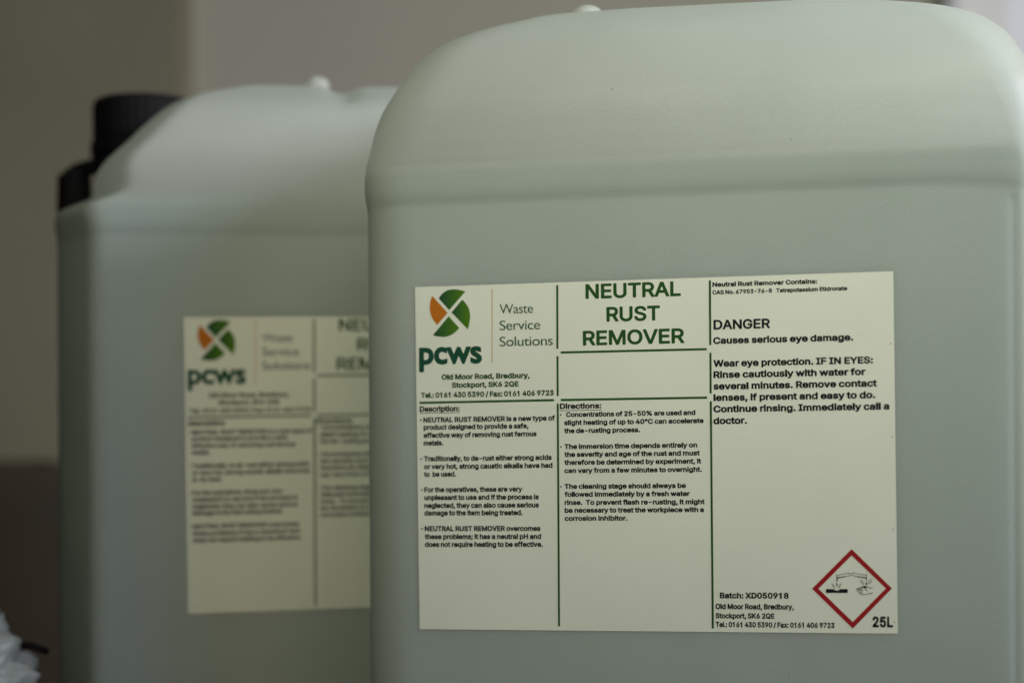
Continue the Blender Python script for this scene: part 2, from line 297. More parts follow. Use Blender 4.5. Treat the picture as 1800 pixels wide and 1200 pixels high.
  'o': (154, [[64,0,49,6,38,14,26,26,20,38,14,53,12,69,12,87,15,103,20,118,27,129,37,140,48,148,60,154,72,156,87,157,102,155,117,150,128,142,140,130,147,118,153,103,156,87,156,69,153,53,148,38,142,27,132,16,121,7,110,2,94,-2,79,-3],[77,42,91,42,98,46,105,53,108,65,110,80,107,95,101,106,91,113,79,113,71,110,64,102,59,87,58,72,62,57,68,47]]),
  'p': (157, [[25,-48,21,-45,18,-38,19,147,21,151,29,155,52,156,63,150,78,156,93,157,108,155,120,151,132,143,142,133,150,121,156,105,159,87,159,68,156,49,150,34,135,14,116,2,105,-2,89,-3,78,-2,67,2,64,0,64,-38,60,-46,52,-49],[76,45,86,41,97,43,105,49,110,60,113,75,111,94,105,105,97,112,86,113,78,111,71,105,66,94,64,79,65,64,69,53]]),
  'q': (157, [[113,-47,110,-44,107,-38,106,3,91,-2,76,-3,60,0,49,5,38,12,26,25,19,37,14,53,12,71,12,90,15,105,21,121,28,132,39,143,51,151,64,156,91,157,110,150,117,155,140,156,147,153,152,147,153,-38,149,-46,144,-49,121,-49],[70,45,79,41,91,42,99,49,105,60,107,75,105,94,100,105,91,112,79,113,72,111,66,105,60,94,58,79,60,64,64,53]]),
  'r': (100, [[25,1,21,4,18,11,19,147,21,151,29,155,52,156,63,152,78,157,101,156,105,154,109,147,109,124,107,117,103,113,97,111,82,112,74,110,68,105,65,98,63,7,59,3,52,0]]),
  's': (137, [[53,0,38,6,27,15,18,27,13,38,12,46,16,53,22,57,40,61,44,65,31,73,20,87,16,103,18,121,23,131,30,140,50,152,72,157,99,154,110,150,121,141,131,129,135,118,136,110,132,103,125,100,101,95,106,94,121,85,133,72,139,53,137,35,133,25,125,16,106,3,80,-3],[66,42,84,42,91,46,92,50,84,53,57,60,55,57,58,50,61,45],[86,99,91,98,96,99,87,112,76,114,68,113,64,110,63,106,65,105]]),
  't': (89, [[51,2,36,11,26,25,22,40,22,112,9,114,6,117,2,123,2,142,4,149,9,154,22,157,23,180,26,183,32,187,55,187,62,185,66,182,68,176,68,157,89,154,95,146,95,123,92,117,85,113,69,112,68,47,70,42,85,43,91,40,95,32,98,9,92,3,81,-1,66,-1]]),
  'u': (152, [[55,1,44,6,33,16,25,27,21,39,18,62,18,141,20,149,25,154,33,156,55,155,63,149,64,141,65,54,71,45,82,42,89,44,95,47,101,58,102,141,103,149,112,155,135,156,142,153,146,149,148,141,148,13,146,5,141,2,135,0,112,0,105,6,82,-1,67,-1]]),
  'v': (145, [[62,2,57,7,8,136,7,147,9,151,17,155,43,155,51,151,77,81,81,80,108,151,115,155,145,154,152,147,152,139,102,7,99,3,92,0,70,0]]),
  'w': (206, [[53,2,47,11,8,139,8,147,11,151,19,155,41,156,49,154,52,151,72,90,87,147,94,155,121,156,126,155,131,151,147,96,151,95,166,147,170,153,177,156,200,156,210,151,212,147,212,139,173,11,169,3,158,0,140,0,131,3,127,11,109,66,90,5,83,0,60,0]]),
  'x': (141, [[14,1,8,7,7,15,9,18,50,79,12,136,10,143,13,151,22,156,52,154,57,151,79,119,100,151,105,155,135,155,143,151,146,143,144,136,105,79,147,18,148,11,144,3,135,0,113,0,105,2,100,7,79,39,52,3,44,0]]),
  'y': (145, [[24,-47,19,-43,16,-35,22,-13,24,-8,30,-5,47,-5,52,3,54,14,7,139,6,146,8,150,13,154,21,156,43,155,51,151,77,81,81,80,108,151,115,155,142,155,146,154,152,146,152,139,89,-24,77,-38,62,-47,43,-50]]),
  '°': (120, [[52,99,35,108,22,123,15,142,15,154,17,165,28,184,45,196,63,201,82,199,101,188,114,172,119,154,117,135,107,116,90,103,71,97],[61,142,67,140,75,145,76,150,75,154,71,158,63,158,59,154,58,146]]),
 },
 'light': {
  'S': (134, [[52,-1,33,4,14,15,13,51,27,38,42,28,55,24,72,24,84,28,93,35,98,44,96,57,91,67,81,77,42,102,30,112,21,122,14,135,12,148,12,157,14,167,19,177,26,186,36,194,49,199,62,202,84,202,101,197,116,189,117,186,117,157,101,168,88,174,75,177,62,176,49,171,41,164,38,154,40,144,49,133,94,104,107,93,116,83,123,67,125,51,124,41,116,22,108,12,101,6,88,0,78,-2]]),
  'W': (306, [[82,-2,79,3,1,197,2,200,28,200,30,197,82,66,86,67,138,197,140,200,166,200,221,65,224,67,276,198,279,200,305,200,224,-1,221,-2,218,0,153,160,150,155,87,0]]),
  'a': (125, [[32,-2,19,5,11,15,8,28,11,44,18,54,29,61,74,79,76,83,75,93,73,99,68,106,61,109,51,110,42,108,32,105,22,99,13,91,10,96,10,115,20,125,35,132,55,134,71,132,87,125,93,118,99,109,102,89,102,22,103,18,106,16,119,22,121,18,121,9,109,1,100,-2,90,-2,84,0,74,10,55,0,42,-3],[43,18,51,16,58,16,67,20,74,25,76,28,76,57,74,64,51,55,42,49,37,44,34,38,34,31,36,25]]),
  'c': (128, [[65,-1,49,3,39,9,30,17,19,31,15,41,13,54,13,73,15,86,19,99,25,109,36,121,46,127,65,133,82,134,94,132,115,125,115,99,114,98,98,107,85,110,72,110,59,105,49,97,43,86,39,73,39,57,43,45,47,38,56,30,66,25,75,23,88,22,101,24,117,30,118,28,118,6,107,1,91,-2]]),
  'e': (140, [[62,-1,46,5,36,11,22,28,18,38,13,54,13,80,16,93,22,106,29,115,36,122,46,128,62,133,85,133,94,131,107,124,120,109,128,89,131,64,127,62,40,62,38,60,42,48,47,38,56,30,62,26,75,23,88,23,101,25,127,37,128,35,128,15,127,12,120,8,101,0,82,-3],[39,80,105,80,102,93,97,102,88,109,75,112,59,109,49,102,43,93]]),
  'i': (64, [[22,0,19,2,19,5,19,128,20,131,22,132,44,132,45,2,41,0],[31,156,22,160,18,166,17,173,22,183,28,186,35,187,44,181,47,176,48,170,42,160,38,157]]),
  'l': (64, [[21,0,19,2,19,199,21,200,43,200,45,195,45,2,43,0]]),
  'n': (147, [[20,0,18,2,18,131,42,132,45,115,58,127,74,133,84,134,94,133,110,126,121,115,126,102,128,92,129,2,126,0,107,0,103,2,102,92,98,102,92,108,84,112,74,113,59,108,45,95,44,2,42,0]]),
  'o': (162, [[67,-2,54,2,41,9,29,18,22,27,14,44,12,54,11,67,13,86,19,99,25,109,38,121,48,127,70,134,90,134,103,131,116,126,125,120,137,109,144,99,148,89,151,77,151,57,148,44,138,24,130,15,116,5,93,-2,80,-3],[71,22,87,21,103,26,116,37,122,51,125,67,120,86,116,94,109,101,93,109,74,110,59,106,47,96,39,80,38,60,40,51,44,41,54,29,61,25]]),
  'r': (116, [[22,0,20,2,21,131,46,131,46,108,48,103,61,121,68,128,77,133,90,134,106,128,114,121,116,118,103,97,90,106,77,109,64,105,54,95,49,86,47,76,46,2,45,0]]),
  's': (113, [[40,-1,13,9,12,12,12,31,14,36,35,25,52,20,62,21,69,24,72,28,74,35,72,41,69,45,34,67,20,80,14,89,13,99,14,109,22,122,30,128,36,131,56,134,75,132,94,123,94,98,75,108,59,111,46,109,42,106,40,99,46,89,82,66,95,54,101,41,100,25,93,12,78,1,59,-3]]),
  't': (98, [[53,-1,44,2,34,9,29,15,25,25,23,38,23,106,21,108,1,109,1,112,47,157,49,154,49,135,50,132,89,132,91,128,91,112,89,108,53,108,50,108,49,106,49,41,51,31,57,24,66,21,79,22,95,29,97,25,97,9,96,6,73,-2]]),
  'u': (147, [[52,-1,42,2,32,9,25,18,20,31,18,51,18,128,19,131,42,131,44,128,45,38,49,28,55,23,61,20,71,19,81,21,87,24,97,31,102,38,103,131,127,131,128,128,128,2,126,0,103,1,102,12,100,15,87,5,74,-1,65,-3]]),
  'v': (128, [[61,-2,2,131,29,131,64,53,67,56,99,131,126,131,126,128,70,0,67,-3]]),
 },
 'heavy': {
  'c': (125, [[66,-1,48,5,39,10,30,17,19,33,15,43,12,55,11,70,14,90,18,102,25,114,36,126,45,132,57,137,69,140,83,140,98,138,115,132,121,128,123,123,122,93,118,90,113,89,89,99,77,100,69,97,63,93,56,85,54,73,54,61,57,52,62,46,69,42,74,39,89,38,101,41,115,46,121,45,124,42,126,38,125,11,121,6,104,0,83,-2]]),
  'p': (141, [[20,-60,16,-56,15,-51,16,131,20,137,26,138,79,137,102,132,114,126,123,119,133,105,138,93,141,81,142,67,139,46,134,35,123,18,105,5,85,-1,70,-2,58,-1,56,-56,49,-61],[66,37,79,38,87,43,94,49,98,58,99,70,97,84,90,92,82,97,61,98,58,98,57,96,57,40]]),
  's': (111, [[45,-1,27,4,13,12,11,17,12,46,16,51,22,52,39,42,51,38,60,37,66,38,67,41,60,47,33,63,20,76,14,87,12,99,13,108,19,123,25,129,33,134,51,140,63,140,74,139,92,133,101,129,103,126,105,99,103,93,101,90,95,89,69,100,60,101,55,99,89,76,102,64,107,57,109,49,110,35,107,26,102,17,97,11,89,5,77,0,69,-2]]),
  'w': (200, [[58,-1,54,2,1,126,0,131,2,134,8,138,34,138,40,136,43,131,63,85,66,81,88,131,93,137,113,138,117,137,121,134,143,84,146,82,169,135,175,138,201,138,208,134,209,131,209,126,154,0,149,-2,140,-2,134,1,105,66,78,2,72,-2,61,-2]]),
 },
 'title': {
  'A': (180, [[8,2,6,10,75,197,80,200,112,199,116,193,183,11,183,6,179,1,175,0,151,0,145,2,126,50,64,51,44,2,40,0,16,0],[76,90,80,88,108,88,113,90,96,140,92,136]]),
  'E': (158, [[24,2,22,10,22,189,24,197,32,200,143,200,147,199,151,193,151,189,151,169,147,164,143,163,64,163,62,161,61,125,62,122,64,120,139,119,144,114,145,94,143,86,139,83,63,82,61,42,64,37,147,36,152,30,151,5,147,1,143,0,32,0]]),
  'L': (149, [[24,2,22,10,22,193,24,197,28,200,56,200,61,193,62,38,139,37,143,36,147,30,147,6,143,1,139,0,32,0]]),
  'M': (234, [[24,2,22,10,22,58,22,189,24,198,28,200,64,200,69,197,119,69,123,67,174,197,183,200,215,200,219,198,221,189,221,10,219,2,215,0,191,0,184,2,182,6,182,98,179,106,140,6,135,1,131,0,111,0,106,2,64,106,61,98,60,6,58,2,52,0,28,0]]),
  'N': (196, [[24,2,22,10,22,189,24,197,32,200,56,200,64,197,143,72,144,193,147,198,151,200,179,199,183,195,184,189,184,10,181,2,175,0,147,0,142,2,64,125,62,122,61,6,59,2,52,0,28,0]]),
  'O': (200, [[84,0,69,5,53,14,38,28,27,44,19,64,15,83,15,107,17,127,23,147,31,163,44,179,57,189,73,197,88,201,104,202,124,200,144,194,160,183,172,171,182,155,190,135,194,115,194,91,192,71,185,52,177,36,168,24,154,12,136,3,120,-1,104,-2],[102,36,112,36,124,40,140,51,151,71,155,95,153,123,144,143,136,153,128,158,108,164,88,162,71,151,59,131,54,107,56,79,59,67,66,56,80,42,92,37]]),
  'R': (169, [[24,2,22,10,22,189,24,197,32,200,100,200,119,197,135,190,147,181,158,165,163,149,164,133,162,118,156,102,147,90,134,78,171,10,168,2,163,0,131,1,93,70,92,71,64,71,61,66,61,10,60,4,52,0,28,0],[62,110,100,109,115,114,122,122,124,129,124,141,120,153,111,160,104,162,64,163,62,161,61,157]]),
  'S': (169, [[68,-1,45,7,28,21,21,31,16,43,14,59,16,63,20,66,48,65,52,63,56,50,64,41,76,36,88,34,104,36,115,42,123,51,124,63,119,70,112,75,60,91,36,104,27,114,21,126,19,138,20,154,24,166,31,178,40,187,51,194,76,201,108,201,131,192,149,178,159,158,161,146,159,139,151,136,127,137,122,142,118,154,112,160,100,164,88,165,76,164,64,157,59,150,59,138,64,132,72,127,123,111,147,97,156,87,162,75,164,63,163,47,159,35,152,23,143,14,131,6,119,1,104,-2,84,-3]]),
  'T': (169, [[73,1,70,6,69,10,69,161,66,163,18,163,14,165,12,169,12,193,14,198,22,200,161,200,165,197,167,193,167,169,164,165,157,163,113,163,109,161,109,6,105,1,101,0]]),
  'U': (194, [[80,-1,64,5,47,15,33,31,25,47,22,67,22,194,25,198,32,200,56,199,61,194,62,63,67,51,76,43,88,37,104,35,115,37,127,42,136,51,141,63,142,194,147,200,175,200,179,198,181,190,181,71,180,55,175,39,168,27,159,18,137,3,111,-3]]),
  'V': (180, [[80,0,74,6,8,185,6,193,8,197,16,200,40,200,45,197,96,57,143,195,147,199,151,200,179,199,183,194,183,189,117,6,112,1]]),
 },
 'semi': {
  'A': (180, [[9,2,6,7,6,11,74,196,80,200,111,199,117,192,182,15,183,7,182,4,174,0,151,0,143,3,127,47,124,51,64,51,48,7,45,2,41,0,17,0],[79,90,112,90,96,136,92,133]]),
  'D': (188, [[25,2,21,11,21,188,23,196,29,200,100,200,123,195,143,186,155,176,168,161,176,145,181,125,183,102,182,78,177,58,167,39,158,27,144,15,131,8,115,3,88,0,33,0],[64,39,96,39,111,43,127,53,138,70,143,98,140,125,130,145,121,153,111,158,92,161,63,161]]),
  'E': (158, [[25,2,21,11,21,188,23,196,29,200,33,200,147,199,151,194,151,188,151,168,147,163,63,161,63,125,64,120,139,120,145,113,145,94,144,86,139,82,64,81,63,78,63,43,64,39,147,38,152,31,152,7,151,4,143,0,33,0]]),
  'G': (194, [[81,1,65,6,49,17,34,32,25,48,18,68,15,87,15,111,18,131,24,150,33,166,45,180,57,189,73,197,89,201,108,202,124,200,148,192,167,176,182,154,187,139,187,131,184,127,179,125,151,125,148,129,136,150,124,159,104,163,85,159,69,146,62,135,58,123,55,91,61,67,70,52,85,41,104,37,123,40,132,45,139,52,147,68,144,71,108,71,104,73,101,80,101,99,104,107,112,110,179,110,186,107,189,103,189,76,187,60,182,44,172,28,161,17,148,8,132,1,116,-2,96,-2]]),
  'N': (195, [[25,2,21,11,21,188,23,196,29,200,33,200,57,200,64,197,139,80,142,82,142,86,143,192,144,196,151,200,178,199,182,196,184,188,184,11,182,3,174,0,147,0,140,3,64,123,63,117,63,7,61,3,56,0,29,0]]),
  'R': (169, [[25,2,21,11,21,188,23,196,29,200,100,200,119,197,135,190,147,181,154,172,160,161,163,149,164,129,160,110,151,94,135,78,170,12,171,7,169,3,162,0,131,1,127,5,92,70,64,71,63,66,63,7,61,3,52,0,29,0],[64,110,100,110,115,115,121,121,123,133,122,145,118,153,111,158,103,161,64,162,63,157]]),
 },
}

TEXT=[
 ('company_text', 'Waste', 39.38, 54.73, 12.59, 4.06, 'light'),
 ('company_text', 'Service', 39.28, 57.9, 19.62, 4.06, 'light'),
 ('company_text', 'Solutions', 39.18, 63.49, 26.55, 4.05, 'light'),
 ('logo_text', 'pcws', 1.4, 30.91, 33.64, 7.4, 'heavy'),
 ('address_text', 'Old Moor Road, Bredbury,', 11.94, 52.78, 40.32, 2.31, 'bold'),
 ('address_text', 'Stockport, SK6 2QE', 16.7, 47.67, 43.9, 2.31, 'bold'),
 ('address_text', 'Tel.: 0161 430 5390 / Fax: 0161 406 9723', 2.11, 63.6, 48.02, 2.32, 'bold'),
 ('title_text', 'NEUTRAL', 78.53, 120.61, 7.38, 6.28, 'title'),
 ('title_text', 'RUST', 87.76, 111.44, 17.3, 6.26, 'title'),
 ('title_text', 'REMOVER', 77.09, 121.93, 27.16, 6.29, 'title'),
 ('description_text', 'Description:', 1.37, 20.18, 54.02, 2.42, 'bold'),
 ('description_text', '•', 1.52, 2.28, 58.51, 2.25, 'bold'),
 ('description_text', 'NEUTRAL RUST REMOVER is a new type of', 3.05, 63.99, 58.69, 2.24, 'bold'),
 ('description_text', 'product designed to provide a safe,', 3.14, 51.93, 61.84, 2.24, 'bold'),
 ('description_text', 'effective way of removing rust ferrous', 3.09, 55.57, 65.3, 2.24, 'bold'),
 ('description_text', 'metals.', 3.04, 12.25, 68.63, 2.25, 'bold'),
 ('description_text', '•', 1.47, 2.22, 75.27, 2.24, 'bold'),
 ('description_text', 'Traditionally, to de-rust either strong acids', 3.13, 62.29, 75.42, 2.24, 'bold'),
 ('description_text', 'or very hot, strong caustic alkalis have had', 3.08, 62.63, 78.82, 2.24, 'bold'),
 ('description_text', 'to  be used.', 3.04, 18.12, 82.12, 2.24, 'bold'),
 ('description_text', '•', 1.46, 2.21, 88.69, 2.25, 'bold'),
 ('description_text', 'For the operatives, these are very', 3.02, 48.68, 88.82, 2.25, 'bold'),
 ('description_text', 'unpleasant to use and if the process is', 3.02, 56.23, 92.2, 2.24, 'bold'),
 ('description_text', 'neglected, they can also cause serious', 2.97, 56.23, 95.64, 2.24, 'bold'),
 ('description_text', 'damage to the item being treated.', 2.95, 48.73, 98.88, 2.24, 'bold'),
 ('description_text', '•', 1.43, 2.18, 105.5, 2.24, 'bold'),
 ('description_text', 'NEUTRAL RUST REMOVER overcomes', 3.04, 56.77, 105.65, 2.25, 'bold'),
 ('description_text', 'these problems; it has a neutral pH and', 3.05, 57.03, 109.09, 2.25, 'bold'),
 ('description_text', 'does not require heating to be effective.', 3.0, 57.76, 112.44, 2.25, 'bold'),
 ('directions_text', 'Directions:', 66.3, 84.97, 53.86, 2.37, 'bold'),
 ('directions_text', '•', 66.28, 67.0, 57.21, 2.14, 'bold'),
 ('directions_text', 'Concentrations of 25-50% are used and', 69.06, 126.27, 57.33, 2.13, 'bold'),
 ('directions_text', 'slight heating of up to 40°C can accelerate', 68.16, 129.81, 60.75, 2.13, 'bold'),
 ('directions_text', 'the de-rusting process.', 68.11, 101.98, 64.18, 2.13, 'bold'),
 ('directions_text', '•', 66.2, 66.92, 70.78, 2.14, 'bold'),
 ('directions_text', 'The immersion time depends entirely on', 68.12, 126.9, 70.9, 2.13, 'bold'),
 ('directions_text', 'the severity and age of the rust and must', 68.08, 127.94, 74.26, 2.14, 'bold'),
 ('directions_text', 'therefore be determined by experiment, it', 68.03, 128.51, 77.65, 2.13, 'bold'),
 ('directions_text', 'can vary from a few minutes to overnight.', 67.98, 128.76, 81.11, 2.13, 'bold'),
 ('directions_text', '•', 65.96, 66.68, 87.74, 2.14, 'bold'),
 ('directions_text', 'The cleaning stage should always be', 67.94, 121.76, 87.82, 2.13, 'bold'),
 ('directions_text', 'followed immediately by a fresh water', 67.94, 123.42, 91.2, 2.13, 'bold'),
 ('directions_text', 'rinse.  To prevent flash re-rusting, it might', 67.9, 129.81, 94.66, 2.13, 'bold'),
 ('directions_text', 'be necessary to treat the workpiece with a', 67.85, 129.42, 97.96, 2.13, 'bold'),
 ('directions_text', 'corrosion inhibitor.', 67.8, 95.96, 101.39, 2.13, 'bold'),
 ('warning_text', 'Neutral Rust Remover Contains:', 134.32, 178.74, 4.01, 1.95, 'bold'),
 ('warning_text', 'CAS No. 67953-76-8   Tetrapotassium Etidronate', 134.28, 191.14, 7.18, 1.76, 'bold'),
 ('warning_text', 'DANGER', 134.58, 158.74, 21.86, 4.04, 'semi'),
 ('warning_text', 'Causes serious eye damage.', 134.33, 193.34, 27.86, 2.86, 'bold'),
 ('warning_text', 'Wear eye protection. IF IN EYES:', 134.32, 201.4, 37.42, 2.9, 'bold'),
 ('warning_text', 'Rinse cautiously with water for', 134.26, 198.26, 42.13, 2.9, 'bold'),
 ('warning_text', 'several minutes. Remove contact', 134.19, 202.86, 46.93, 2.9, 'bold'),
 ('warning_text', 'lenses, if present and easy to do.', 134.13, 202.11, 51.68, 2.9, 'bold'),
 ('warning_text', 'Continue rinsing. Immediately call a', 134.07, 207.79, 56.44, 2.9, 'bold'),
 ('warning_text', 'doctor.', 134.0, 148.44, 61.34, 2.9, 'bold'),
 ('batch_text', 'Batch: XD050918', 135.81, 165.11, 133.97, 2.47, 'bold'),
 ('batch_text', 'Old Moor Road, Bredbury,', 133.89, 167.2, 138.46, 2.28, 'bold'),
 ('batch_text', 'Stockport, SK6 2QE', 133.84, 159.0, 142.3, 2.24, 'bold'),
 ('batch_text', 'Tel.: 0161 430 5390 / Fax: 0161 406 9723', 133.84, 184.12, 145.95, 2.23, 'bold'),
 ('volume_text', '25L', 199.8, 208.18, 145.45, 4.43, 'bold'),
]
LOGO= [[(15.85, 10.32), (11.06, 5.11), (12.04, 3.86), (13.39, 2.72), (15.28, 1.7), (17.15, 1.41), (19.28, 1.47), (21.67, 1.94), (23.63, 2.54)], [(17.01, 11.33), (22.14, 5.98), (23.35, 7.19), (24.49, 8.74), (25.27, 10.33), (25.66, 12.31), (25.63, 14.27), (25.23, 16.46), (24.51, 18.89)], [(15.65, 13.01), (20.53, 18.15), (19.29, 19.35), (17.67, 20.59), (15.79, 21.47), (13.65, 21.86), (11.25, 21.7), (9.48, 21.36), (8.15, 20.94)], [(15.14, 11.52), (10.14, 16.65), (8.67, 14.79), (7.62, 13.04), (6.9, 10.8), (6.77, 8.83), (7.01, 6.87), (7.46, 5.3), (8.02, 3.94)]]
RULES= [((65.85, 1.19), (65.53, 28.2)), ((65.53, 31.35), (65.4, 48.32)), ((65.38, 51.47), (64.65, 146.22)), ((133.26, 1.25), (133.07, 28.28)), ((133.1, 31.47), (132.95, 48.46)), ((132.98, 51.7), (132.6, 146.5)), ((1.32, 50.07), (63.68, 49.99)), ((67.05, 29.79), (131.55, 29.91)), ((66.77, 49.99), (131.43, 50.15))]
UNDER= [((1.36, 54.61), (20.17, 54.57)), ((66.29, 54.56), (84.96, 54.56))]
ORANGE= ((36.01, 1.93), (35.61, 33.5))
SPECKS= [(208.7, 29.54), (208.65, 67.49), (208.68, 105.43), (208.76, 143.36), (195.25, 25.23)]
DIAM= [(191.6, 113.43), (207.91, 129.5), (191.65, 146.07), (174.94, 129.77)] , [(191.56, 116.05), (205.45, 129.51), (191.69, 143.36), (177.6, 129.76)]


_glyph_cache = {}
def glyph(font, ch):
    k = (font, ch)
    if k in _glyph_cache:
        return _glyph_cache[k]
    adv, loops = GLYPHS[font][ch]
    cu = bpy.data.curves.new('g', 'CURVE')
    cu.dimensions = '2D'
    cu.fill_mode = 'BOTH'
    for l in loops:
        n = len(l) // 2
        sp = cu.splines.new('POLY')
        sp.points.add(n - 1)
        for i in range(n):
            sp.points[i].co = (l[2 * i] / 200, l[2 * i + 1] / 200, 0, 1)
        sp.use_cyclic_u = True
    ob = bpy.data.objects.new('g', cu)
    me = bpy.data.meshes.new_from_object(ob)
    vs = [tuple(v.co) for v in me.vertices]
    fs = [tuple(p.vertices) for p in me.polygons]
    bpy.data.meshes.remove(me)
    bpy.data.objects.remove(ob)
    bpy.data.curves.remove(cu)
    _glyph_cache[k] = (adv / 200, vs, fs)
    return _glyph_cache[k]

class Print:
    """collects flat print in sheet millimetres"""
    def __init__(s): s.v = []; s.f = []; s.uv = []
    def poly(s, pts, layer=0):
        b = len(s.v)
        s.v += [(x, y, layer) for x, y in pts]
        s.f.append(tuple(range(b, b + len(pts))))
    def line(s, pts, w, layer=0, w1=None):
        # a stroke of width w, mitred
        n = len(pts)
        L = []; Rr = []
        for i in range(n):
            a = Vector(pts[max(0, i - 1)]); b = Vector(pts[min(n - 1, i + 1)])
            d = (b - a).normalized()
            nn = Vector((-d.y, d.x))
            ww = w if w1 is None else w + (w1 - w) * i / (n - 1)
            p = Vector(pts[i])
            L.append(p + nn * ww / 2); Rr.append(p - nn * ww / 2)
        b = len(s.v)
        for l, r in zip(L, Rr):
            s.v += [(l.x, l.y, layer), (r.x, r.y, layer)]
        for i in range(n - 1):
            s.f.append((b + 2 * i, b + 2 * i + 1, b + 2 * i + 3, b + 2 * i + 2))
    def disc(s, x, y, r, layer=0, n=12, ry=None):
        s.poly([(x + r * math.cos(2 * math.pi * i / n), y + (ry or r) * math.sin(2 * math.pi * i / n)) for i in range(n)], layer)
    def text(s, body, x0, x1, y, cap, font):
        if body == '\u2022':
            s.disc((x0 + x1) / 2, y - cap * .40, 0.36)
            return
        if font == 'heavy':
            cap = cap / max(v[1] for v in glyph(font, 'w')[1])
        pen = 0; pl = []
        for ch in body:
            a, vs, fs = glyph(font, ch)
            pl.append((pen, vs, fs))
            pen += a - 0.045
        xs = [p + v[0] for p, vs, _ in pl for v in vs]
        lo, hi = min(xs), max(xs)
        k = (x1 - x0) / (hi - lo)
        for p, vs, fs in pl:
            b = len(s.v)
            s.v += [(x0 + (p + v[0] - lo) * k, y - v[1] * cap, 0) for v in vs]
            s.f += [tuple(b + i for i in reversed(f)) for f in fs]
    def build(s, name, material, parent, place, uvspan=None):
        vs = [place(x / 210, y / 148, 0.00022 + 0.00002 * l) for x, y, l in s.v]
        me = mesh(vs, s.f)
        # face the print outwards (local -Y)
        flip = [p.index for p in me.polygons if p.normal.y > 0]
        if flip:
            bm = bmesh.new(); bm.from_mesh(me); bm.faces.ensure_lookup_table()
            bmesh.ops.reverse_faces(bm, faces=[bm.faces[i] for i in flip])
            bm.to_mesh(me); bm.free()
        if uvspan:
            uvl = me.uv_layers.new(name='UVMap')
            for lp in me.loops:
                x = s.v[lp.vertex_index][0]
                uvl.data[lp.index].uv = ((x - uvspan[0]) / (uvspan[1] - uvspan[0]), 0)
        return link(name, me, material, parent)

# corners of the hand-applied sheet on the panel, mm from the sheet's centre
QUAD = [(-105.1, 73.69), (104.51, 74.9), (105.5, -72.37), (-103.83, -76.32)]

